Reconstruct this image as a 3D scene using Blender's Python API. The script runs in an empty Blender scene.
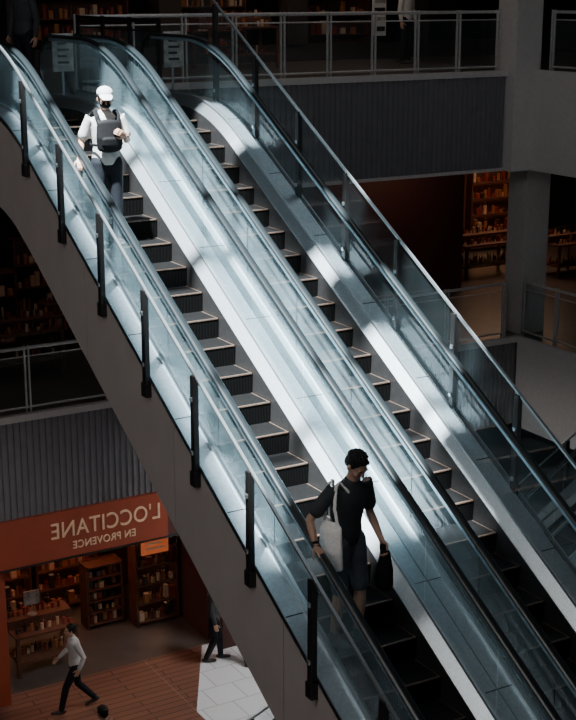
import bpy, bmesh, math, random
from mathutils import Vector, Matrix
random.seed(7)
SC=bpy.context.scene
COL=SC.collection
# ------------------------------------------------------------ materials
def mat(name,color,rough=.5,metal=0,bump=0,bscale=20,var=.12,emit=None,estr=0,spec=.5,grooves=None):
    m=bpy.data.materials.new(name); m.use_nodes=True
    nt=m.node_tree; b=nt.nodes['Principled BSDF']
    b.inputs['Roughness'].default_value=rough; b.inputs['Metallic'].default_value=metal
    b.inputs['Specular IOR Level'].default_value=spec
    tc=nt.nodes.new('ShaderNodeTexCoord')
    n=nt.nodes.new('ShaderNodeTexNoise'); n.inputs['Scale'].default_value=bscale; n.inputs['Detail'].default_value=4
    nt.links.new(tc.outputs['Object'],n.inputs['Vector'])
    r=nt.nodes.new('ShaderNodeValToRGB')
    c=color
    r.color_ramp.elements[0].position=.3; r.color_ramp.elements[1].position=.7
    r.color_ramp.elements[0].color=(c[0]*(1-var),c[1]*(1-var),c[2]*(1-var),1)
    r.color_ramp.elements[1].color=(min(1,c[0]*(1+var)),min(1,c[1]*(1+var)),min(1,c[2]*(1+var)),1)
    nt.links.new(n.outputs['Fac'],r.inputs['Fac']); nt.links.new(r.outputs['Color'],b.inputs['Base Color'])
    if bump or grooves:
        bp=nt.nodes.new('ShaderNodeBump'); bp.inputs['Strength'].default_value=bump or .6; bp.inputs['Distance'].default_value=.01
        if grooves:
            w=nt.nodes.new('ShaderNodeTexWave'); w.inputs['Scale'].default_value=grooves; w.bands_direction='X'
            nt.links.new(tc.outputs['Object'],w.inputs['Vector']); nt.links.new(w.outputs['Fac'],bp.inputs['Height'])
        else: nt.links.new(n.outputs['Fac'],bp.inputs['Height'])
        nt.links.new(bp.outputs['Normal'],b.inputs['Normal'])
    if emit:
        b.inputs['Emission Color'].default_value=(*emit,1); b.inputs['Emission Strength'].default_value=estr
    return m
def glass_mat(name,tint,glare_haze,gl=1.0):
    m=bpy.data.materials.new(name); m.use_nodes=True; nt=m.node_tree
    for n in list(nt.nodes): nt.nodes.remove(n)
    o=nt.nodes.new('ShaderNodeOutputMaterial'); t=nt.nodes.new('ShaderNodeBsdfTransparent'); t.inputs[0].default_value=(*tint,1)
    d=nt.nodes.new('ShaderNodeBsdfDiffuse'); d.inputs[0].default_value=(.60,.84,.92,1)
    tl=nt.nodes.new('ShaderNodeBsdfTranslucent'); tl.inputs[0].default_value=(.60,.84,.92,1)
    ad=nt.nodes.new('ShaderNodeMixShader'); ad.inputs[0].default_value=.5
    nt.links.new(d.outputs[0],ad.inputs[1]); nt.links.new(tl.outputs[0],ad.inputs[2])
    g=nt.nodes.new('ShaderNodeBsdfGlossy'); g.inputs['Roughness'].default_value=.05
    tc=nt.nodes.new('ShaderNodeTexCoord'); nz=nt.nodes.new('ShaderNodeTexNoise'); nz.inputs['Scale'].default_value=1.3; nz.inputs['Detail'].default_value=5
    nt.links.new(tc.outputs['Object'],nz.inputs['Vector'])
    mr=nt.nodes.new('ShaderNodeMapRange'); mr.inputs['From Min'].default_value=.35; mr.inputs['From Max'].default_value=.65
    mr.inputs['To Min'].default_value=glare_haze*.45; mr.inputs['To Max'].default_value=glare_haze*1.55  # milky scatter in the shader stands in for daylight glare on the panes
    nt.links.new(nz.outputs['Fac'],mr.inputs['Value'])
    m1=nt.nodes.new('ShaderNodeMixShader'); nt.links.new(mr.outputs[0],m1.inputs[0]); nt.links.new(t.outputs[0],m1.inputs[1]); nt.links.new(ad.outputs[0],m1.inputs[2])
    f=nt.nodes.new('ShaderNodeFresnel')
    ge=nt.nodes.new('ShaderNodeNewGeometry'); mi=nt.nodes.new('ShaderNodeMapRange'); mi.inputs['To Min'].default_value=1.5; mi.inputs['To Max'].default_value=1/1.5
    nt.links.new(ge.outputs['Backfacing'],mi.inputs['Value']); nt.links.new(mi.outputs[0],f.inputs[0])
    m2=nt.nodes.new('ShaderNodeMixShader'); nt.links.new(f.outputs[0],m2.inputs[0]); nt.links.new(m1.outputs[0],m2.inputs[1]); nt.links.new(g.outputs[0],m2.inputs[2])
    nt.links.new(m2.outputs[0],o.inputs[0]); return m
M={}
M['steel']=mat('brushed_steel',(.58,.63,.66),.32,.9,.05,60)
M['deck']=mat('deck_steel',(.60,.67,.71),.34,.8,.03,30)
M['skirt']=mat('skirt_steel',(.12,.115,.115),.35,.8)
M['rubber']=mat('handrail_rubber',(.012,.016,.018),.28,0,spec=.6)
M['railbase']=mat('handrail_track_steel',(.50,.68,.78),.3,.85)
M['post']=mat('dark_post',(.018,.016,.016),.4,.3)
M['clad']=mat('truss_cladding',(.46,.395,.37),.55,.1,.02,3,.06)
M['gap']=mat('dark_joint',(.02,.02,.02),.8)
M['tread']=mat('step_tread',(.0065,.0063,.0064),.55,0,.8,30,.4,grooves=18,spec=.2)
M['riser']=mat('step_riser',(.003,.003,.003),.8,0,.6,30,grooves=18,spec=.1)
M['line']=mat('step_edge_line',(.105,.070,.052),.5,.1,0,40,.3)
M['glass']=glass_mat('balustrade_glass',(.86,.93,.95),.19)
M['glass_r']=glass_mat('balustrade_glass_low_glare',(.86,.92,.94),.025)  # same glass with far less glare mixed in
M['glass_c']=glass_mat('guard_glass_clear',(.88,.92,.94),.02)
M['rib']=mat('ribbed_panel',(.15,.15,.165),.5,.2,.03,5,.08)
M['stone']=mat('grey_plaster',(.46,.44,.43),.7,0,.05,12,.06)
M['rail']=mat('gallery_rail_metal',(.6,.6,.6),.4,.5)
M['floor']=mat('gallery_floor_tile',(.075,.062,.056),.35,0,.02,3,.15)
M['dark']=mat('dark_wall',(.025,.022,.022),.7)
M['red']=mat('dark_red_wall',(.06,.020,.016),.6)
M['orange']=mat('orange_sign',(.23,.042,.019),.5,0,.02,2,.08,emit=(.6,.11,.035),estr=.02)
M['gold']=mat('sign_lettering',(.60,.42,.29),.4,0,emit=(.9,.6,.35),estr=.08)
M['wood']=mat('shelf_wood',(.10,.04,.024),.5,0,.1,8,.3)
M['white']=mat('white_paint',(.75,.75,.73),.5)
M['warmlamp']=mat('warm_lamp',(1,.6,.3),.5,emit=(1,.50,.24),estr=3.4)
M['warmsign']=mat('lit_orange_panel',(.6,.12,.04),.5,emit=(1,.22,.07),estr=.28)
M['poster']=mat('printed_notice',(.35,.35,.34),.6,0,0,9,.5)
prodm=[mat('product_amber',(.35,.14,.05),.3),mat('product_cream',(.6,.42,.28),.5),mat('product_red',(.25,.04,.025),.4),mat('product_dark',(.04,.025,.02),.3)]
def brick(name,c1,c2,mortar,sx,sy,rough):
    m=mat(name,c1,rough); nt=m.node_tree; b=nt.nodes['Principled BSDF']
    tc=nt.nodes.new('ShaderNodeTexCoord'); br=nt.nodes.new('ShaderNodeTexBrick')
    br.inputs['Color1'].default_value=(*c1,1); br.inputs['Color2'].default_value=(*c2,1); br.inputs['Mortar'].default_value=(*mortar,1)
    br.inputs['Scale'].default_value=1; br.inputs['Brick Width'].default_value=sx; br.inputs['Row Height'].default_value=sy; br.inputs['Mortar Size'].default_value=.012
    nt.links.new(tc.outputs['Object'],br.inputs['Vector']); nt.links.new(br.outputs['Color'],b.inputs['Base Color']); return m
M['plank']=brick('wood_plank_floor',(.21,.10,.07),(.17,.08,.055),(.045,.022,.018),1.6,.16,.35)
M['tile']=brick('white_floor_tile',(.68,.71,.74),(.64,.67,.70),(.45,.46,.48),.6,.6,.2)
# ------------------------------------------------------------ mesh builder
def empty(name,loc=(0,0,0),rot=(0,0,0)):
    e=bpy.data.objects.new(name,None); e.location=loc; e.rotation_euler=rot; e.empty_display_size=.2; COL.objects.link(e); return e
class MB:
    def __init__(s): s.v=[];s.f=[];s.m=[];s.mats=[]
    def mi(s,k):
        k=M[k] if isinstance(k,str) else k
        if k not in s.mats: s.mats.append(k)
        return s.mats.index(k)
    def face(s,pts,k):
        i=len(s.v); s.v+= [tuple(p) for p in pts]; s.f.append(tuple(range(i,i+len(pts)))); s.m.append(s.mi(k))
    def prism(s,xy,z0,z1,k):
        n=len(xy); s.face([(x,y,z0) for x,y in reversed(xy)],k); s.face([(x,y,z1) for x,y in xy],k)
        for a in range(n):
            p,q=xy[a],xy[(a+1)%n]; s.face([(*p,z0),(*q,z0),(*q,z1),(*p,z1)],k)
    def box(s,x0,x1,y0,y1,z0,z1,k):
        i=len(s.v)
        s.v+=[(x0,y0,z0),(x1,y0,z0),(x1,y1,z0),(x0,y1,z0),(x0,y0,z1),(x1,y0,z1),(x1,y1,z1),(x0,y1,z1)]
        for f in [(0,3,2,1),(4,5,6,7),(0,1,5,4),(1,2,6,5),(2,3,7,6),(3,0,4,7)]:
            s.f.append(tuple(i+a for a in f)); s.m.append(s.mi(k))
    def cyl(s,c,r,z0,z1,k,n=12,r2=None):
        r2=r if r2 is None else r2
        i=len(s.v); mi=s.mi(k)
        for a in range(n):
            t=2*math.pi*a/n; s.v.append((c[0]+r*math.cos(t),c[1]+r*math.sin(t),z0)); s.v.append((c[0]+r2*math.cos(t),c[1]+r2*math.sin(t),z1))
        for a in range(n):
            b=(a+1)%n; s.f.append((i+2*a,i+2*b,i+2*b+1,i+2*a+1)); s.m.append(mi)
        s.f.append(tuple(i+2*a+1 for a in range(n))); s.m.append(mi)
        s.f.append(tuple(i+2*a for a in reversed(range(n)))); s.m.append(mi)
    def sweep(s,sec,path,k,closed=True,caps=True):
        i=len(s.v); n=len(sec); mi=s.mi(k)
        for (y,z) in path:
            for (x,d) in sec: s.v.append((x,y,z+d))
        for a in range(len(path)-1):
            for b in range(n if closed else n-1):
                c=(b+1)%n
                s.f.append((i+a*n+b,i+a*n+c,i+(a+1)*n+c,i+(a+1)*n+b)); s.m.append(mi)
        if caps and closed:
            s.f.append(tuple(i+b for b in range(n))); s.m.append(mi)
            s.f.append(tuple(i+(len(path)-1)*n+b for b in reversed(range(n)))); s.m.append(mi)
    def tube3(s,pts,r,k,n=10):
        pts=[Vector(p) for p in pts]; i=len(s.v); mi=s.mi(k); L=len(pts)
        for a,p in enumerate(pts):
            t=(pts[min(a+1,L-1)]-pts[max(a-1,0)]).normalized()
            u=Vector((0,0,1)) if abs(t.z)<.9 else Vector((1,0,0))
            x=t.cross(u).normalized(); y=x.cross(t)
            rr=r[a] if isinstance(r,(list,tuple)) else r
            for b in range(n):
                th=2*math.pi*b/n; s.v.append(tuple(p+x*math.cos(th)*rr+y*math.sin(th)*rr))
        for a in range(L-1):
            for b in range(n):
                c=(b+1)%n; s.f.append((i+a*n+b,i+a*n+c,i+(a+1)*n+c,i+(a+1)*n+b)); s.m.append(mi)
        s.f.append(tuple(i+b for b in range(n))); s.m.append(mi)
        s.f.append(tuple(i+(L-1)*n+b for b in range(n))); s.m.append(mi)
    def done(s,name,parent=None,smooth=False,bevel=0):
        me=bpy.data.meshes.new(name); me.from_pydata(s.v,[],s.f)
        for m in s.mats: me.materials.append(m)
        me.polygons.foreach_set('material_index',s.m)
        if smooth: me.polygons.foreach_set('use_smooth',[True]*len(s.f))
        me.update(); o=bpy.data.objects.new(name,me); COL.objects.link(o)
        if parent: o.parent=parent
        if bevel:
            b=o.modifiers.new('bevel','BEVEL'); b.width=bevel; b.segments=2
        return o
# ------------------------------------------------------------ escalators
S=math.tan(math.radians(30)); YU=15.5; ZL=-5.2; YL=YU+ZL/S; H=.7
def zp(y):
    if y>=YU+H: return 0.
    if y>YU-H: return -S/(4*H)*(YU+H-y)**2
    if y>YL+H: return (y-YU)*S
    if y>YL-H: return ZL+S/(4*H)*(y-YL+H)**2
    return ZL
def path(y0,y1):
    ys=[y0]
    y=y0
    while y<y1-1e-6:
        st=.1 if (abs(y-YU)<H+.12 or abs(y-YL)<H+.12) else .5
        y=min(y+st,y1); ys.append(y)
    return [(a,zp(a)) for a in ys]
YE0,YE1=YL-1.75,17.2     # balustrade ends (arc centre)
PY0=8.62; PD=1.013
GS=8.86; SD=.36          # phase and depth of the step grid
def balustrade(par,x,side,ph=0,gk='glass'):
    g=MB(); t=.3575
    cuts=[YE0]+[PY0+ph+PD*k for k in range(-4,9) if YE0+.2<PY0+ph+PD*k<YE1-.2]+[YE1]
    for a,b in zip(cuts[:-1],cuts[1:]):
        p=path(a+(.006 if a!=YE0 else 0),b-(.006 if b!=YE1 else 0))
        i=len(g.v)
        for (y,z) in p: g.v+=[(x,y,z+.2),(x,y,z+.915)]
        for q in range(len(p)-1): g.f.append((i+2*q,i+2*q+2,i+2*q+3,i+2*q+1)); g.m.append(g.mi(gk))
    for ye,z,sg in ((YE0,ZL,-1),(YE1,0,1)):
        pts=[(x,ye,z+.2)]+[(x,ye+sg*t*math.cos(a),z+.5575+t*math.sin(a)) for a in [math.pi*(-.5+q/16) for q in range(17)]]
        g.face(pts,gk)
    g.done('glass_panel',par)
    r=MB(); hp=path(YE0,YE1)
    sec=[(x+.042*math.cos(a),.95+.024*math.sin(a)) for a in [2*math.pi*q/12 for q in range(12)]]
    r.sweep(sec,hp,'rubber')
    for ye,z,sg in ((YE0,ZL,-1),(YE1,0,1)):
        pts=[(x,ye+sg*.3925*math.cos(a),z+.5575+.3925*math.sin(a)) for a in [math.pi*(.5-q/14) for q in range(15)]]
        r.tube3(pts,.032,'rubber')
    r.done('handrail',par,smooth=True)
    b=MB(); b.sweep([(x-.03,.895),(x+.03,.895),(x+.03,.93),(x-.03,.93)],hp,'railbase')
    b.sweep([(x-.022,.19),(x+.022,.19),(x+.022,.235),(x-.022,.235)],hp,'steel')
    b.done('rail_track',par)
def escalator(name,cx,x0,x1,guardL,guardR,loc=(0,0,0),rot=0,hr=.54,sw=.42,gl='glass',gr='glass'):
    E=empty(name,loc,(0,0,rot))
    full=path(YE0-.5,17.6)
    st=MB()
    a,b=cx-sw,cx+sw
    ks=[GS+SD*k for k in range(-13,24)]
    for y in ks:
        z=zp(y); zb=zp(y-SD)
        st.face([(a,y,z),(b,y,z),(b,y+SD,z),(a,y+SD,z)],'tread')
        if z-zb>.01:
            st.face([(a,y+.0,zb-.0),(b,y+.0,zb-.0),(b,y-.012,z),(a,y-.012,z)],'riser')
            st.box(a+.01,b-.01,y-.016,y+.003,z-.009,z+.003,'line')
            st.box(a+.012,a+.021,y+.003,y+SD-.01,z,z+.003,'line'); st.box(b-.021,b-.012,y+.003,y+SD-.01,z,z+.003,'line')
    st.done('steps',E)
    sk=MB()
    for x,sg in ((a-.004,-1),(b+.004,1)):
        sk.sweep([(x,-.25),(x,.10),(x+sg*.1,.2),(x+sg*.1,-.25)],full,'skirt')
    sk.done('skirt_panels',E)
    dk=MB()
    dk.sweep([(x0,.17),(cx-sw-.10,.17),(cx-sw-.10,.2),(x0,.2)],full,'deck')
    dk.sweep([(cx+sw+.10,.17),(x1,.17),(x1,.2),(cx+sw+.10,.2)],full,'deck')
    dk.sweep([(cx-sw-.1,.2),(cx-sw-.1,.205),(cx-sw-.004,.11),(cx-sw-.004,.10)],full,'steel')
    dk.sweep([(cx+sw+.1,.2),(cx+sw+.1,.205),(cx+sw+.004,.11),(cx+sw+.004,.10)],full,'steel')
    for k in range(-2,8):
        y=PY0+.5+PD*k; z=zp(y)
        for u,v in ((x0,cx-sw-.1),(cx+sw+.1,x1)):
            dk.box(u+.002,v-.002,y-.004,y+.004,z+.198,z+.204,'gap')
    dk.done('deck_covers',E)
    tr=MB()
    tr.sweep([(x0+.02,.165),(x0+.05,.165),(x0+.05,-.84),(x1-.05,-.84),(x1-.05,.165),(x1-.02,.165),(x1-.02,-.87),(x0+.02,-.87)],full,'gap')
    cuts=[YE0-.5]+[PY0+.5+PD*2*k for k in range(-1,4)]+[17.6]
    for u,v in zip(cuts[:-1],cuts[1:]):
        p=path(u+.006,v-.006)
        if guardL: tr.sweep([(x0,.17),(x0+.018,.17),(x0+.018,-.89),(x0,-.89)],p,'clad')
        if guardR: tr.sweep([(x1-.018,.17),(x1,.17),(x1,-.89),(x1-.018,-.89)],p,'clad')
        tr.sweep([(x0+.02,-.89),(x1-.02,-.89),(x1-.02,-.875),(x0+.02,-.875)],p,'clad')
    tr.done('truss_cladding',E)
    balustrade(E,cx-hr,-1,0,gl); balustrade(E,cx+hr,1,.3,gr)
    lp=MB(); lp.box(a,b,16.5,17.6,-.02,.006,'steel'); lp.box(a,b,YE0-.5,YL-.75,ZL-.02,ZL+.006,'steel'); lp.done('landing_plates',E)
    for on,x,top,ph in ((guardL,x0-.02,1.05,0),(guardR,x1+.02,1.17,.12)):
        if not on: continue
        strt=(ph>0)
        g=MB()
        for k in range(-3,9):
            y=PY0+ph+PD*k
            if not YE0<y<(16.2 if strt else 17.4): continue
            z=zp(y)
            tz=((y-YU)*S if (strt and y>YU-1) else z)+top-.01
            g.box(x-.035,x+.02,y-.035,y+.035,z+.03,tz,'post')
            g.box(x-.045,x+.03,y-.05,y+.05,z+.0,z+.14,'post')
            g.box(x-.05,x+.02,y-.018,y+.018,z+.3,z+.34,'steel'); g.box(x-.05,x+.02,y-.018,y+.018,z+.8,z+.84,'steel')
        g.done('guard_posts',E,bevel=.006)
        g=MB()
        p=path(YE0,17.4)
        pt=[q for q in p if q[0]<YU-1]+[(YU-1,-S),(16.6,1.1*S)] if strt else p
        pb=[(y,zp(y)) for y,_ in pt] if strt else p
        g.sweep([(x-.014,top-.012),(x+.014,top-.012),(x+.014,top+.012),(x-.014,top+.012)],pt,'steel')
        g.sweep([(x+.02,.16),(x+.03,.16),(x+.03,.22),(x+.02,.22)],p,'steel')
        g.done('guard_top_rail',E)
        g=MB()
        for (y,z),(y2,z2) in zip(pb,pt): g.v+=[(x,y,z+.21),(x,y,z2+top-.012)]
        for q in range(len(pt)-1): g.f.append((2*q,2*q+2,2*q+3,2*q+1)); g.m.append(g.mi('glass_c'))
        g.done('guard_glass',E)
    return E
E1=escalator('escalator',6.08,5.33,6.79,True,False)
E2=escalator('escalator',7.51,6.80,8.26,False,True,gr='glass_r')
E3=escalator('escalator',6.08,5.33,6.83,True,True,loc=(2.6,22.0,-5.2),rot=-math.pi/2,gl='glass_r',gr='glass_r')
for (x,y) in ((6.795,17.25),(8.42,17.35)):
    n=MB(); n.cyl((x,y+.03),.018,0,.55,'steel'); n.cyl((x,y+.03),.11,0,.015,'steel',20); n.box(x-.14,x+.14,y-.012,y+.012,.5,.98,'poster'); n.box(x-.115,x+.115,y-.016,y-.012,.53,.95,'poster')
    for q in range(4): n.box(x-.08,x+.08-.03*(q%2),y-.019,y-.016,.6+q*.08,.63+q*.08,'gap')
    n.done('notice_board_stand',None,bevel=.003)
# ------------------------------------------------------------ building
def slab(name,boxes,k):
    b=MB()
    for q in boxes: b.box(*q,k)
    return b.done(name)
G=-10.4
slab('floor_upper',[(-6,28,20.86,31,-1.8,0),(-6,5.25,15.7,20.86,-.5,0),(5.25,8.4,17.6,20.86,-.5,0),(17.6,28,-4,20.86,-1.8,0),(-6,2,-4,.6,-.5,0)],'floor')
NA,NB=15.0,16.85
slab('floor_middle',[(-6,28,20.86,31,-7.0,-5.2),(20.25,28,NA,NB,-7.0,-5.2),(17.6,28,NB,20.86,-7.0,-5.2),(17.6,28,-4,NA,-7.0,-5.2),(4.6,9,-2,YE0-.52,-6,-5.2)],'floor')
g=MB(); g.box(-8,9.5,14,21.35,G-.3,G,'plank'); g.done('floor_ground_timber')
g=MB(); g.box(-8,28,21.35,31,G-.3,G,'floor'); g.box(14.5,28,-6,21.35,G-.3,G,'floor'); g.box(-8,14.5,-6,14,G-.3,G,'floor'); g.done('floor_ground')
g=MB(); g.box(9.5,14.5,14,21.35,G-.3,G,'tile')
g.face([(9.5,19.2,G+.004),(10.7,21.35,G+.004),(9.5,21.35,G+.004)],'plank')
g.done('floor_ground_tile')
def ribbed(name,p0,p1,z0,z1,trim=True):
    b=MB(); p0=Vector((*p0,0)); p1=Vector((*p1,0)); d=(p1-p0); L=d.length; d.normalize(); nrm=Vector((d.y,-d.x,0))
    n=int(L/.11); w=L/n; pr=[]
    for i in range(n):
        a=p0+d*(i*w)
        pr+=[a,a+d*(w*.3),a+d*(w*.4)+nrm*.03,a+d*(w*.9)+nrm*.03]
    pr.append(p1)
    for u,v in zip(pr[:-1],pr[1:]): b.face([(u.x,u.y,z0),(v.x,v.y,z0),(v.x,v.y,z1),(u.x,u.y,z1)],'rib')
    return b.done(name)
ribbed('trim_upper_fascia',(8.6,20.80),(16.95,20.80),-1.78,-.06)
ribbed('trim_middle_fascia',(-4,20.80),(17.5,20.80),-6.93,-5.26)
t=MB()
t.box(8.4,17.0,20.74,20.86,-.07,.04,'stone'); t.box(8.4,17.0,20.76,20.86,-1.84,-1.78,'stone')
t.box(-4,17.6,20.74,20.86,-5.27,-5.16,'stone'); t.done('trim_slab_edges')
t=MB(); t.box(17.5,17.6,-4,20.74,-1.84,.05,'stone'); t.box(17.5,17.6,NB,20.74,-7.0,-5.15,'stone'); t.box(17.5,17.6,-4,NA,-7.0,-5.15,'stone'); t.done('trim_side_fascia')
c=MB(); c.box(17.0,17.62,20.55,21.1,-1.84,3.8,'stone'); c.done('column',bevel=.01)
c=MB(); c.box(17.75,18.35,20.95,21.5,-5.2,-1.8,'stone'); c.done('column',bevel=.01)
c=MB(); c.box(10.95,11.5,21.0,21.5,G,-7.0,'red'); c.done('column',bevel=.01)
def railing(p0,p1,z,nm='guard_railing',ms=.95,infill=True,mk='rail'):
    p0=Vector((*p0,z)); p1=Vector((*p1,z)); d=p1-p0; L=d.length; d.normalize()
    b=MB(); n=max(1,round(L/ms))
    def bar(h,r): b.tube3([p0+Vector((0,0,h)),p1+Vector((0,0,h))],r,mk,8)
    bar(1.1,.03); bar(.96,.012); bar(.10,.02)
    for i in range(n+1):
        q=p0+d*(L*i/n)
        for o in (-.035,.035):
            w=q+d*o; b.box(w.x-.012,w.x+.012,w.y-.02,w.y+.02,z,z+1.14,mk)
    if infill:
        u=p0; v=p1
        b.face([(u.x,u.y,z+.12),(v.x,v.y,z+.12),(v.x,v.y,z+.94),(u.x,u.y,z+.94)],'glass_c')
    return b.done(nm)
railing((8.5,20.95),(16.9,20.95),0)
railing((17.75,20.4),(17.75,4),0)
railing((-3.9,20.95),(17.3,20.95),-5.2,ms=1.4)
railing((17.75,20.9),(17.75,NB+.1),-5.2)
railing((17.75,NA-.1),(17.75,4),-5.2)
railing((8.42,17.8),(8.42,20.7),0,mk='post')
# unseen roof added to mask the sun; opening shaped to place its patches
r=MB()
ZR=8.5
def xl(y): return 1.50+(y-7.13)*.171
def xr(y): return 3.90+(y-7.13)*.171
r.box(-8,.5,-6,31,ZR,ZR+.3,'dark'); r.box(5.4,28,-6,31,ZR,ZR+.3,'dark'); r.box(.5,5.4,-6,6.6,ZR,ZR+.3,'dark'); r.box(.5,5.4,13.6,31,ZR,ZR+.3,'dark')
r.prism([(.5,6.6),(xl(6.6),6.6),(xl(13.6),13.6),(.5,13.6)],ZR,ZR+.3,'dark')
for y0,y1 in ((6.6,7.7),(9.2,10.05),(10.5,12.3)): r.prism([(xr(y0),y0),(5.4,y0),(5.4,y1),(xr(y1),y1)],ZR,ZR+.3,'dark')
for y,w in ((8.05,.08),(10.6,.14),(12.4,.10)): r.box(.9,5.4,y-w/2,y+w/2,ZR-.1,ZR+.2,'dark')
r.done('sun_mask_roof')
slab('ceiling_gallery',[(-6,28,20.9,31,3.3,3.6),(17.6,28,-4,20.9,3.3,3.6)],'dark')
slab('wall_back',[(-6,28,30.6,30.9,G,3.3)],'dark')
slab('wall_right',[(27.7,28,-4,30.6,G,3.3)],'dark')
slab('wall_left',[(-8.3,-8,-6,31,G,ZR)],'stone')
slab('wall_red',[(14.8,19.2,24.8,25.0,-5.2,-1.8)],'red')
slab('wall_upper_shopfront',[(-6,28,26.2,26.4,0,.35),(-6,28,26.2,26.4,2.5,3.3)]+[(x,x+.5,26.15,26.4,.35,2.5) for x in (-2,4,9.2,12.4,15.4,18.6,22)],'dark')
def shelf(name,x0,x1,y,z0,h,depth=.35,n=5,lamp=False,face=-1):
    b=MB(); b.box(x0,x0+.04,y,y+depth,z0,z0+h,'wood'); b.box(x1-.04,x1,y,y+depth,z0,z0+h,'wood'); b.box(x0,x1,y+depth,y+depth+.03,z0,z0+h,'wood')
    for i in range(n+1):
        z=z0+.08+(h-.12)*i/n; b.box(x0,x1,y,y+depth,z-.015,z+.015,'wood')
        if i==n: break
        if lamp: b.box(x0+.06,x1-.06,y+depth-.03,y+depth-.01,z+(h-.12)/n-.05,z+(h-.12)/n-.025,'warmlamp')
        x=x0+.08
        while x<x1-.12:
            w=random.uniform(.05,.11); hh=random.uniform(.1,.75*(h-.12)/n); pm=random.choice(prodm)
            yy=y+random.uniform(.03,.12)
            if random.random()<.5: b.box(x,x+w,yy,yy+.1,z+.015,z+.015+hh,pm)
            else:
                b.cyl((x+w/2,yy+.05),w*.42,z+.015,z+.015+hh*.75,pm,8); b.cyl((x+w/2,yy+.05),w*.2,z+.015+hh*.75,z+.015+hh,prodm[3],6)
            x+=w+random.uniform(.01,.07)
    return b.done(name)
def table(name,x,y,z,w=1.1,d=.7,h=.8):
    b=MB()
    for sx in (-1,1):
        for sy in (-1,1): b.box(x+sx*(w/2-.05)-.03,x+sx*(w/2-.05)+.03,y+sy*(d/2-.05)-.03,y+sy*(d/2-.05)+.03,z,z+h,'wood')
    b.box(x-w/2,x+w/2,y-d/2,y+d/2,z+h-.04,z+h,'wood'); b.box(x-w/2+.04,x+w/2-.04,y-d/2+.04,y+d/2-.04,z+.25,z+.28,'wood')
    b.box(x-w/2,x+w/2,y-.02,y+d/2,z+h,z+h+.16,'wood')
    for lvl,yo in ((h,-d/4),(h+.16,d/4),(.28,0)):
        q=x-w/2+.06
        while q<x+w/2-.1:
            hh=random.uniform(.08,.22); b.cyl((q+.03,y+yo+random.uniform(-.06,.06)),.03,z+lvl,z+lvl+hh*.7,random.choice(prodm),8); b.cyl((q+.03,y+yo),.012,z+lvl,z+lvl+hh,prodm[3],6); q+=random.uniform(.075,.12)
    return b.done(name)
# ground shop
slab('wall_shop_back',[(4,11,24.6,24.8,G,-7.0)],'red')
slab('wall_shop_side',[(10.9,11.1,21.5,24.6,G,-7.0)],'red')
c=MB(); c.box(6.25,6.85,21.0,21.4,G,-7.83,'orange'); c.done('column',bevel=.01)
shelf('product_shelf',7.0,8.4,24.1,G,2.1,lamp=True); shelf('product_shelf',8.5,9.8,24.1,G,2.1,lamp=True)
shelf('product_shelf',9.95,10.85,22.6,G,2.0,lamp=True); shelf('product_shelf',9.1,9.85,23.0,G,1.3)
table('display_table',7.85,22.2,G,1.2,.8,.8)
t=MB(); t.cyl((7.75,22.3),.09,G+.965,G+.975,'steel',16); t.cyl((7.75,22.3),.01,G+.975,G+1.15,'steel'); t.box(7.6,7.9,22.29,22.31,G+1.15,G+1.42,'poster'); t.done('table_sign')
t=MB(); t.box(9.82,10.36,22.00,22.05,-8.65,-8.2,'warmsign'); t.box(9.79,10.39,22.05,22.08,-8.68,-8.17,'gap')
t.box(10.07,10.10,22.04,22.07,-8.2,-7.0,'gap')
for q in range(3): t.box(9.90,10.28-.06*(q%2),21.99,22.00,-8.55+q*.1,-8.52+q*.1,'gold')
t.done('hanging_lit_sign')
SG=empty('shop_fascia_sign')
s=MB(); s.box(5.0,9.75,20.70,20.82,-7.76,-6.93,'orange'); s.box(9.75,11.5,20.74,20.84,-7.76,-6.93,'red'); s.box(4.9,11.5,20.74,21.4,-7.82,-7.76,'gap'); s.done('sign_board',SG)
def text(body,x,y,z,size,parent_name,w=None):
    c=bpy.data.curves.new('t','FONT'); c.body=body; c.align_x='CENTER'; c.align_y='CENTER'; c.size=size; c.extrude=.012; c.space_character=1.05
    o=bpy.data.objects.new('tmp',c); COL.objects.link(o); bpy.context.view_layer.update()
    me=bpy.data.meshes.new_from_object(o); bpy.data.objects.remove(o)
    xs=[v.co.x for v in me.vertices]; sc=(w/(max(xs)-min(xs))) if w else 1
    me.transform(Matrix.Diagonal((-sc,sc if not w else 1,1,1)))
    me.flip_normals()
    me.materials.clear(); me.materials.append(M['gold'])
    o=bpy.data.objects.new(parent_name,me); o.location=(x,y,z); o.rotation_euler=(math.pi/2,0,0); COL.objects.link(o); o.parent=SG; return o
text("L'OCCITANE",8.60,20.69,-7.27,.40,'sign_lettering',2.0)
text("EN PROVENCE",8.55,20.69,-7.57,.19,'sign_lettering',1.15)
# mid-level shops
shelf('product_shelf',7.4,8.8,25.2,-5.2,1.5,n=3); shelf('product_shelf',8.9,10.6,25.6,-5.2,2.0,n=4); shelf('product_shelf',5.5,7.2,24.6,-5.2,1.7,n=4)
table('display_table',8.2,23.4,-5.2,1.4,.8); table('display_table',9.6,24.3,-5.2,1.2,.7)
shelf('product_shelf',20.6,22.2,28.6,-5.2,2.7,n=6,lamp=True); shelf('product_shelf',22.4,24.0,28.6,-5.2,2.7,n=6,lamp=True); shelf('product_shelf',18.9,20.4,28.6,-5.2,2.7,n=6)
table('display_table',21.0,26.3,-5.2,1.8,1.0,.8); table('display_table',22.6,25.2,-5.2,1.0,.8,.8)
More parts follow.
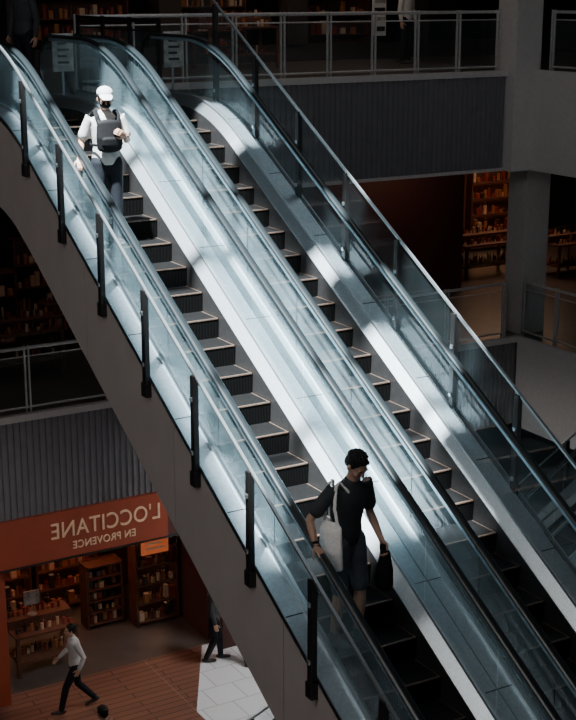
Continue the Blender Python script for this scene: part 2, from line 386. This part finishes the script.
# upper shop
shelf('product_shelf',9.9,12.2,27.2,0,2.2,n=5); shelf('product_shelf',13,15.2,27.6,0,2.2,n=4)
shelf('product_shelf',4.8,7.4,27.2,0,2.2,n=5)
shelf('product_shelf',16.0,18.2,27.2,0,2.2,n=5)
table('display_table',13.3,24.6,0,1.6,.8); 
t=MB(); t.box(17.5,17.85,26.05,26.09,.5,2.3,'white')
for q in range(8): t.box(17.54,17.81,26.03,26.05,.6+q*.2,.7+q*.2,'poster' if q%2 else 'gap')
t.done('vertical_banner')
# ------------------------------------------------------------ people
def remesh(bm_or_mb,name,voxel,material,parent,smooth_it=3):
    me=bpy.data.meshes.new(name); me.from_pydata(bm_or_mb.v,[],bm_or_mb.f); me.update()
    o=bpy.data.objects.new(name,me); COL.objects.link(o)
    r=o.modifiers.new('r','REMESH'); r.mode='VOXEL'; r.voxel_size=voxel; r.use_smooth_shade=True
    s=o.modifiers.new('s','SMOOTH'); s.iterations=smooth_it; s.factor=.5
    bpy.context.view_layer.update()
    dg=bpy.context.evaluated_depsgraph_get(); m2=bpy.data.meshes.new_from_object(o.evaluated_get(dg))
    o.modifiers.clear(); o.data=m2; bpy.data.meshes.remove(me); m2.name=name
    m2.materials.clear(); m2.materials.append(material); m2.polygons.foreach_set('use_smooth',[True]*len(m2.polygons))
    if parent: o.parent=parent
    return o
def limb(mb,pts,rad,side=Vector((1,0,0)),n=16,cap=True):
    pts=[Vector(p) for p in pts]; rad=[(r,r) if not isinstance(r,(tuple,list)) else tuple(r) for r in rad]
    if cap:
        d0=(pts[0]-pts[1]).normalized(); d1=(pts[-1]-pts[-2]).normalized()
        r0=rad[0]; r1=rad[-1]; m0=min(r0); m1=min(r1)
        pts=[pts[0]+d0*m0*.9,pts[0]+d0*m0*.55]+pts+[pts[-1]+d1*m1*.55,pts[-1]+d1*m1*.9]
        rad=[(r0[0]*.35,r0[1]*.35),(r0[0]*.8,r0[1]*.8)]+rad+[(r1[0]*.8,r1[1]*.8),(r1[0]*.35,r1[1]*.35)]
    i=len(mb.v); L=len(pts)
    for a,p in enumerate(pts):
        t=(pts[min(a+1,L-1)]-pts[max(a-1,0)]).normalized()
        x=(side-t*side.dot(t))
        if x.length<.05: x=Vector((0,1,0))-t*t.y
        x.normalize(); y=t.cross(x)
        for b in range(n):
            th=2*math.pi*b/n; mb.v.append(tuple(p+x*math.cos(th)*rad[a][0]+y*math.sin(th)*rad[a][1]))
    for a in range(L-1):
        for b in range(n):
            c=(b+1)%n; mb.f.append((i+a*n+b,i+a*n+c,i+(a+1)*n+c,i+(a+1)*n+b))
    mb.f.append(tuple(i+b for b in reversed(range(n)))); mb.f.append(tuple(i+(L-1)*n+b for b in range(n)))
def ball(mb,c,r,n=14,T=None):
    i=len(mb.v); c=Vector(c)
    R=n//2+1
    for a in range(1,R):
        ph=math.pi*a/R
        for b in range(n):
            th=2*math.pi*b/n; p=Vector((r[0]*math.sin(ph)*math.cos(th),r[1]*math.sin(ph)*math.sin(th),r[2]*math.cos(ph)))+c
            mb.v.append(tuple(T@p if T else p))
    top=c+Vector((0,0,r[2])); bot=c-Vector((0,0,r[2]))
    mb.v.append(tuple(T@top if T else top)); mb.v.append(tuple(T@bot if T else bot)); ti=len(mb.v)-2
    for a in range(R-2):
        for b in range(n):
            d=(b+1)%n; mb.f.append((i+a*n+b,i+(a+1)*n+b,i+(a+1)*n+d,i+a*n+d))
    for b in range(n):
        d=(b+1)%n; mb.f.append((ti,i+b,i+d)); mb.f.append((ti+1,i+(R-2)*n+d,i+(R-2)*n+b))
SKIN=mat('skin',(.46,.27,.19),.5,0,.02,30,.05); HAIR=mat('black_hair',(.008,.007,.007),.6,0,.8,120,.3,spec=.3)
LIP=mat('lips',(.35,.14,.12),.5); EYE=mat('eye',(.02,.015,.012),.2)
WSH=mat('white_tshirt',(.50,.50,.49),.8,0,.15,12,.05); BSH=mat('charcoal_tshirt',(.040,.043,.048),.8,0,.2,12,.1,spec=.3)
JEAN=mat('dark_trousers',(.010,.012,.017),.8,0,.2,14,.15,spec=.2); SHORT=mat('slate_shorts',(.085,.095,.115),.8,0,.2,14,.15,spec=.3)
SHOE=mat('dark_shoe',(.02,.02,.02),.5); CAPM=mat('white_cap',(.52,.52,.52),.7)
BAG=mat('black_bag',(.006,.006,.007),.7,0,.2,20,spec=.2); TOTE=mat('canvas_tote',(.90,.87,.84),.9,0,.1,50)
GREY=mat('grey_shirt',(.10,.10,.11),.8)
def lerp(a,b,t): return Vector(a)+(Vector(b)-Vector(a))*t
def hand(E,wrist,d,nrm,curl,sidesign):
    d=Vector(d).normalized(); nrm=Vector(nrm); nrm=(nrm-d*nrm.dot(d)).normalized(); s=d.cross(nrm)*sidesign
    w=Vector(wrist); mb=MB()
    limb(mb,[w-d*.03,w+d*.01,w+d*.05,w+d*.085],[(.026,.019),(.030,.017),(.040,.015),(.040,.013)],side=s,n=14)
    for j,(o,L) in enumerate(((.030,.072),(.010,.080),(-.010,.074),(-.029,.058))):
        p=w+d*.085+s*o; pts=[p-d*.015]; ang=curl*.35; 
        for seg in (.42,.32,.26):
            dd=d*math.cos(ang)+nrm*math.sin(ang); pts.append(pts[-1]+dd*(L*seg+(.015 if seg==.42 else 0))); ang+=curl
        limb(mb,pts,[.0095,.0092,.0085,.0072],n=10,side=s)
    p=w+d*.025+s*.028; t1=(d*.6+s*.75+nrm*.25).normalized(); t2=(d*.85+s*.25+nrm*(.3+.4*min(1,curl))).normalized()
    limb(mb,[p-t1*.015,p+t1*.035,p+t1*.035+t2*.032,p+t1*.035+t2*.055],[.014,.0115,.010,.008],n=10,side=s)
    return remesh(mb,'hand',.0045,SKIN,E,2)
def person(name,loc,rot,scale,J,shirt,trou,shorts=False,sleeve=.55,hair=True,cap=False,mask=False,hy=0,hpitch=0,long=False,hands=None,skin=SKIN):
    E=empty(name,loc,(0,0,rot)); E.scale=(scale,)*3
    P,C,N=Vector(J['pelvis']),Vector(J['chest']),Vector(J['neck'])
    X=(Vector(J['shL'])-Vector(J['shR'])).normalized()
    up=(C-P).normalized()
    tor=[(P-up*.07,(.145,.100)),(P+up*.03,(.143,.100)),(lerp(P,C,.42),(.124,.088)),(lerp(P,C,.8),(.143,.100)),(C+(N-C)*.25,(.156,.103)),(C+(N-C)*.62,(.140,.086)),(C+(N-C)*.88,(.080,.062)),(N,(.054,.054)),(N+(Vector(J['head'])-N)*.45,(.050,.052))]
    body=MB(); limb(body,[a for a,b in tor],[b for a,b in tor],side=X)
    for s in 'LR':
        sh,el,wr=[Vector(J[k+s]) for k in ('sh','el','wr')]; hp,kn,an=[Vector(J[k+s]) for k in ('hip','kn','an')]
        limb(body,[lerp(sh,C,.25),sh,lerp(sh,el,.35),lerp(sh,el,.7),el,lerp(el,wr,.3),lerp(el,wr,.7),wr],[.053,.053,.046,.041,.037,.038,.030,.025])
        limb(body,[hp+Vector((0,0,.03)),lerp(hp,kn,.3),lerp(hp,kn,.7),kn,lerp(kn,an,.3),lerp(kn,an,.7),an],[.080,.074,.062,.051,.053,.042,.036])
    remesh(body,'body',.011,skin,E,3)
    mb=MB(); tt=[(P-up*.02,(.160,.118)),(P+up*.06,(.155,.114))]+[(a,(b[0]+.018,b[1]+.016)) for a,b in tor[2:6]]+[(tor[6][0]-up*.01,(.090,.072))]
    limb(mb,[a for a,b in tt],[b for a,b in tt],side=X)
    for s in 'LR':
        sh,el,wr=[Vector(J[k+s]) for k in ('sh','el','wr')]
        if long: limb(mb,[lerp(sh,C,.25),sh,lerp(sh,el,.5),el,lerp(el,wr,.5),lerp(el,wr,.93)],[.063,.064,.057,.050,.046,.039])
        else: limb(mb,[lerp(sh,C,.25),sh,lerp(sh,el,.35),lerp(sh,el,sleeve+.15)],[.059,.062,.061,.066])
    remesh(mb,'shirt',.011,shirt,E,2)
    mb=MB(); limb(mb,[P-up*.09,P,P+up*.08],[(.150,.108),(.150,.108),(.140,.100)],side=X)
    for s in 'LR':
        hp,kn,an=[Vector(J[k+s]) for k in ('hip','kn','an')]
        if shorts: limb(mb,[hp+Vector((0,0,.02)),lerp(hp,kn,.3),lerp(hp,kn,.7),lerp(hp,kn,.90)],[.090,.086,.078,.076])
        else: limb(mb,[hp+Vector((0,0,.02)),lerp(hp,kn,.3),lerp(hp,kn,.7),kn,lerp(kn,an,.3),lerp(kn,an,.7),lerp(kn,an,.98)],[.090,.085,.074,.067,.065,.058,.055])
    remesh(mb,'trousers',.012,trou,E,2)
    for s in 'LR':
        an=Vector(J['an'+s]); f=Vector(J.get('foot'+s,(0,-1,0))).normalized(); mb=MB()
        b=Vector((an.x,an.y,an.z-.045))
        sd=f.cross(Vector((0,0,1))).normalized()
        limb(mb,[b-f*.06,b-f*.02,b+f*.06,b+f*.13,b+f*.18],[(.034,.034),(.04,.045),(.043,.036),(.046,.028),(.038,.022)],side=sd)
        limb(mb,[an+Vector((0,0,.03)),an-Vector((0,0,.03))],[.045,.042])
        remesh(mb,'shoe',.009,SHOE,E,2)
    T=Matrix.Translation(Vector(J['head']))@Matrix.Rotation(hy,4,'Z')@Matrix.Rotation(hpitch,4,'X')
    mb=MB()
    ball(mb,(0,.012,.03),(.076,.094,.086),T=T); ball(mb,(0,-.02,-.035),(.060,.066,.072),T=T); ball(mb,(0,-.045,-.078),(.034,.034,.028),T=T)
    def tp(*p): return T@Vector(p)
    limb(mb,[tp(0,-.083,.012),tp(0,-.099,-.014),tp(0,-.107,-.030)],[.008,.011,.013],n=10)
    limb(mb,[tp(-.045,-.074,.020),tp(0,-.085,.024),tp(.045,-.074,.020)],[.010,.010,.010],n=10,side=Vector((0,0,1)))
    for sx in (-1,1):
        ball(mb,(sx*.079,.008,-.008),(.010,.020,.032),10,T=T); ball(mb,(sx*.037,-.066,-.03),(.022,.018,.022),10,T=T)
    limb(mb,[Vector(J['neck'])-up*.03,lerp(J['neck'],J['head'],.5),tp(0,.015,-.04)],[.054,.051,.050])
    remesh(mb,'head',.006,skin,E,3)
    mb=MB()
    for sx in (-1,1): ball(mb,(sx*.031,-.078,.004),(.013,.009,.007),10,T=T)
    o=MB(); o.v,o.f=mb.v,mb.f; o.m=[o.mi(EYE)]*len(o.f)
    for sx in (-1,1):
        k=len(o.f); limb(o,[tp(sx*.048,-.081,.022),tp(sx*.031,-.090,.028),tp(sx*.014,-.089,.025)],[.003,.004,.0035],n=6,side=Vector((0,0,1))); o.m+= [o.mi(HAIR)]*(len(o.f)-k)
    k=len(o.f); limb(o,[tp(-.022,-.081,-.058),tp(0,-.087,-.057),tp(.022,-.081,-.058)],[.003,.0065,.003],n=8,side=Vector((0,0,1))); o.m+=[o.mi(LIP)]*(len(o.f)-k)
    o.done('face_features',E,smooth=True)
    if mask:
        mb=MB(); ball(mb,(0,-.030,-.045),(.066,.074,.052),16,T=T); remesh(mb,'face_mask',.007,BAG,E,2)
    if hair:
        mb=MB(); ball(mb,(0,.022,.042),(.083,.096,.084),18,T=T); ball(mb,(0,.058,.0),(.070,.056,.072),14,T=T)
        for sx in (-1,1): ball(mb,(sx*.062,.02,.02),(.022,.055,.045),12,T=T)
        if not cap:
            for q in range(70):
                a=random.uniform(0,2*math.pi); e=random.uniform(.05,1.4)
                n_=Vector((math.cos(a)*math.cos(e),math.sin(a)*math.cos(e),math.sin(e)))
                p=Vector((.078*n_.x,.022+.091*n_.y,.042+.079*n_.z))
                if p.y<-.045 and p.z<.075: continue
                dirv=(n_*.45+Vector((random.uniform(-.5,.5),-.7,0))).normalized()
                limb(mb,[T@p,T@(p+dirv*.014),T@(p+dirv*.024)],[.011,.008,.004],n=6)
        remesh(mb,'hair',.0055,HAIR,E,2)
    if cap:
        mb=MB(); ball(mb,(0,.014,.066),(.089,.103,.070),20,T=T); limb(mb,[tp(0,-.07,.056),tp(0,-.13,.050),tp(0,-.185,.034)],[(.076,.008),(.074,.008),(.050,.007)],side=T.to_3x3()@Vector((1,0,0)))
        ball(mb,(0,.014,.137),(.010,.010,.007),8,T=T)
        remesh(mb,'cap',.006,CAPM,E,2)
    for s in 'LR':
        hd=(hands or {}).get(s,{}); el,wr=Vector(J['el'+s]),Vector(J['wr'+s])
        d=hd.get('d',(wr-el).normalized()); hand(E,wr,d,hd.get('n',((1,0,0) if s=='R' else (-1,0,0))),hd.get('curl',.35),hd.get('sg',1 if s=='R' else -1))
    return E
def base(**k):
    J=dict(pelvis=(0,0,.95),chest=(0,0,1.27),neck=(0,.01,1.475),head=(0,-.01,1.605),shL=(.172,0,1.405),shR=(-.172,0,1.405),
      elL=(.23,.02,1.12),elR=(-.23,.02,1.12),wrL=(.25,-.04,.87),wrR=(-.25,-.04,.87),hipL=(.09,0,.90),hipR=(-.09,0,.90),
      knL=(.10,-.02,.49),knR=(-.10,-.02,.49),anL=(.105,.02,.085),anR=(-.105,.02,.085)); J.update(k); return J
# upper man in cap: right hand on the left handrail
ux,uy=5.86,GS+13*SD+.21; uz=zp(GS+13*SD)
J=base(pelvis=(.0,.02,.95),shR=(-.172,0,1.40),elR=(-.26,.06,1.14),wrR=(-.325,-.09,.975),elL=(.24,.0,1.14),wrL=(.17,-.20,1.22),head=(0,-.02,1.605),
       anL=(.11,-.02,.085),anR=(-.09,.02,.085))
m1=person('man_in_cap',(ux,uy,uz),math.radians(-8),.97,J,WSH,JEAN,cap=True,mask=True,hpitch=math.radians(10),hy=math.radians(-8),
   hands={'R':dict(d=(-.05,-.6,-.45),n=(0,.3,-1),curl=.75,sg=-1),'L':dict(d=(-.75,-.4,.35),n=(-.3,.8,.2),curl=.7,sg=1)})
b=MB(); limb(b,[(0,-.150,1.08),(0,-.160,1.2),(0,-.145,1.36)],[(.14,.045),(.15,.05),(.135,.04)],side=Vector((1,0,0)))
for sx in (-1,1):
    limb(b,[(sx*.10,-.145,1.34),(sx*.115,-.105,1.43),(sx*.115,.0,1.485),(sx*.12,.10,1.42),(sx*.11,.12,1.25)],[(.034,.009)]*5,side=Vector((1,0,0)),n=8)
    limb(b,[(sx*.12,-.15,1.12),(sx*.180,-.03,1.12),(sx*.15,.11,1.15)],[(.018,.01)]*3,side=Vector((0,0,1)),n=8)
limb(b,[(0,-.200,1.12),(0,-.207,1.19)],[(.09,.015),(.09,.015)],side=Vector((1,0,0)))
remesh(b,'chest_bag',.009,BAG,m1,2)
# lower man with tote: right hand on left rail, head bowed
lx,ly=5.91,GS+.20; lz=zp(GS)
J=base(pelvis=(0,.03,.95),chest=(0,.0,1.27),neck=(.0,-.05,1.47),head=(.0,-.10,1.60),shR=(-.175,-.01,1.405),shL=(.175,-.03,1.40),
       elR=(-.33,.09,1.16),wrR=(-.38,-.04,.985),elL=(.23,-.02,1.12),wrL=(.20,-.20,.93),anL=(.10,-.04,.085),anR=(-.10,.04,.085),knL=(.10,-.06,.49))
m2=person('man_with_tote_bag',(lx,ly,lz),math.radians(10),1.02,J,BSH,SHORT,shorts=True,hpitch=math.radians(36),hy=math.radians(5),
   hands={'R':dict(d=(-.1,-.75,-.3),n=(0,.2,-1),curl=.8,sg=-1),'L':dict(d=(-.05,-.45,-.8),n=(-.9,0,.2),curl=.9,sg=-1)})
b=MB()
limb(b,[(-.235,-.08,.78),(-.246,-.07,.92),(-.235,-.06,1.08),(-.225,-.06,1.14)],[(.125,.03),(.135,.045),(.125,.035),(.115,.02)],side=Vector((0,1,0)),n=20)
for yy in (-.11,.05): limb(b,[(-.228,yy-.03,1.12),(-.215,yy*.7,1.27),(-.180,yy*.5,1.455),(-.14,yy*.5,1.475),(-.11,yy*1.2,1.40)],[(.022,.008)]*5,side=Vector((0,1,0)),n=8)
remesh(b,'tote_bag',.009,TOTE,m2,1)
b=MB(); limb(b,[(.19,-.25,.84),(.20,-.24,.70),(.21,-.22,.56)],[(.03,.05),(.08,.06),(.09,.07)],side=Vector((0,1,0)),n=18); limb(b,[(.185,-.23,.90),(.19,-.25,.82)],[(.02,.04),(.03,.05)]); remesh(b,'folded_jacket',.01,BAG,m2,1)
b=MB(); w=Vector((-.375,-.025,1.005)); d=Vector((-.055,-.13,-.175)).normalized(); limb(b,[w-d*.012,w+d*.012],[.031,.031],cap=False); remesh(b,'wrist_watch',.005,BAG,m2,1)
J=base(neck=(0,-.03,1.475),head=(0,-.06,1.60),knL=(.09,-.20,.52),anL=(.09,-.30,.10),knR=(-.09,.06,.48),anR=(-.09,.36,.14),elL=(.25,.12,1.14),wrL=(.25,.02,.92),elR=(-.25,-.06,1.13),wrR=(-.24,-.24,.98),footR=(0,-.8,-.3))
person('pedestrian',(7.76,20.30,G),math.radians(-100),.93,J,WSH,JEAN,long=True)
person('pedestrian',(7.05,17.40,G),math.radians(200),.96,base(),GREY,JEAN)
person('pedestrian',(10.62,20.7,G),math.radians(60),.95,base(knL=(.09,-.1,.5),anL=(.09,-.12,.09),anR=(-.09,.15,.09)),BSH,JEAN,long=True)
person('pedestrian',(11.15,20.25,G),math.radians(150),.93,base(anL=(.09,.12,.09)),GREY,JEAN)
person('shopper',(17.1,24.2,0),math.radians(20),.98,base(),WSH,JEAN,long=True)
person('shopper',(7.25,19.9,0),math.radians(-60),.98,base(),BSH,JEAN,long=True)
# ------------------------------------------------------------ lights
def area(n,loc,tgt,sx,sy,e,c):
    l=bpy.data.lights.new(n,'AREA'); l.shape='RECTANGLE'; l.size=sx; l.size_y=sy; l.energy=e; l.color=c
    o=bpy.data.objects.new(n,l); o.location=loc; o.rotation_euler=(Vector(loc)-Vector(tgt)).to_track_quat('Z','Y').to_euler(); COL.objects.link(o); return o
sun=bpy.data.lights.new('sun','SUN'); sun.energy=48; sun.angle=math.radians(1.3); sun.color=(.87,.96,1)
so=bpy.data.objects.new('sun',sun); so.rotation_euler=Vector((-.34,-.25,1)).to_track_quat('Z','Y').to_euler(); so.location=(0,0,20); COL.objects.link(so)
area('fill_light',(12,13.5,8.2),(12,13.5,0),4,7,75,(.84,.94,1))  # added overhead fill, also mirrored by the steel decks
area('fill_light',(-5,7,5),(6,13,-3),5,8,290,(1,.97,.96))  # added fill from the left to lift the truss cladding
area('fill_light',(3,6,7.5),(17.5,19,-2),3,5,230,(1,.98,.96))  # added fill for the right-hand column and side fascia
area('red_wall_fill',(8.6,22.8,-7.9),(8.6,22.8,-10),2.5,1.2,22,(1,.38,.20))
area('red_wall_fill',(22,26.5,-2.0),(22,26.5,-5),3,1.5,60,(1,.58,.36))
area('red_wall_fill',(8.5,24,-2.0),(8.5,24,-5),3,1.2,5,(1,.62,.45))
area('red_wall_fill',(17,23.5,-2.0),(17,24.8,-4),2,.5,9,(1,.6,.45))  # added lamp so the red wall does not go black
area('red_wall_fill',(13,25.9,3.2),(13.5,27.6,0),5,.6,34,(1,.6,.4))
area('red_wall_fill',(14,23.3,3.2),(14,23.6,0),7,.8,30,(1,.75,.6))  # added lamp to brighten the upper railing and shoppers
area('ground_fill',(12,18.8,-5.5),(12,18.8,-10),1.2,1.2,190,(1,.97,.94))  # added lamp under the slab, in place of sunlight on the white tiles
area('ground_fill',(6.5,18,-6.0),(6.8,20,-10),1.5,1.0,22,(1,.85,.78))
w=bpy.data.worlds.new('World'); SC.world=w; w.use_nodes=True
bg=w.node_tree.nodes['Background']; bg.inputs[0].default_value=(.50,.62,.72,1); bg.inputs[1].default_value=.025
# ------------------------------------------------------------ camera
cam=bpy.data.cameras.new('camera'); cam.sensor_fit='HORIZONTAL'; cam.sensor_width=24; cam.lens=1390/576*24
co=bpy.data.objects.new('camera',cam); co.location=(0,0,1.58); co.rotation_euler=(math.radians(74.9),0,math.radians(-30.5)); COL.objects.link(co)
SC.camera=co
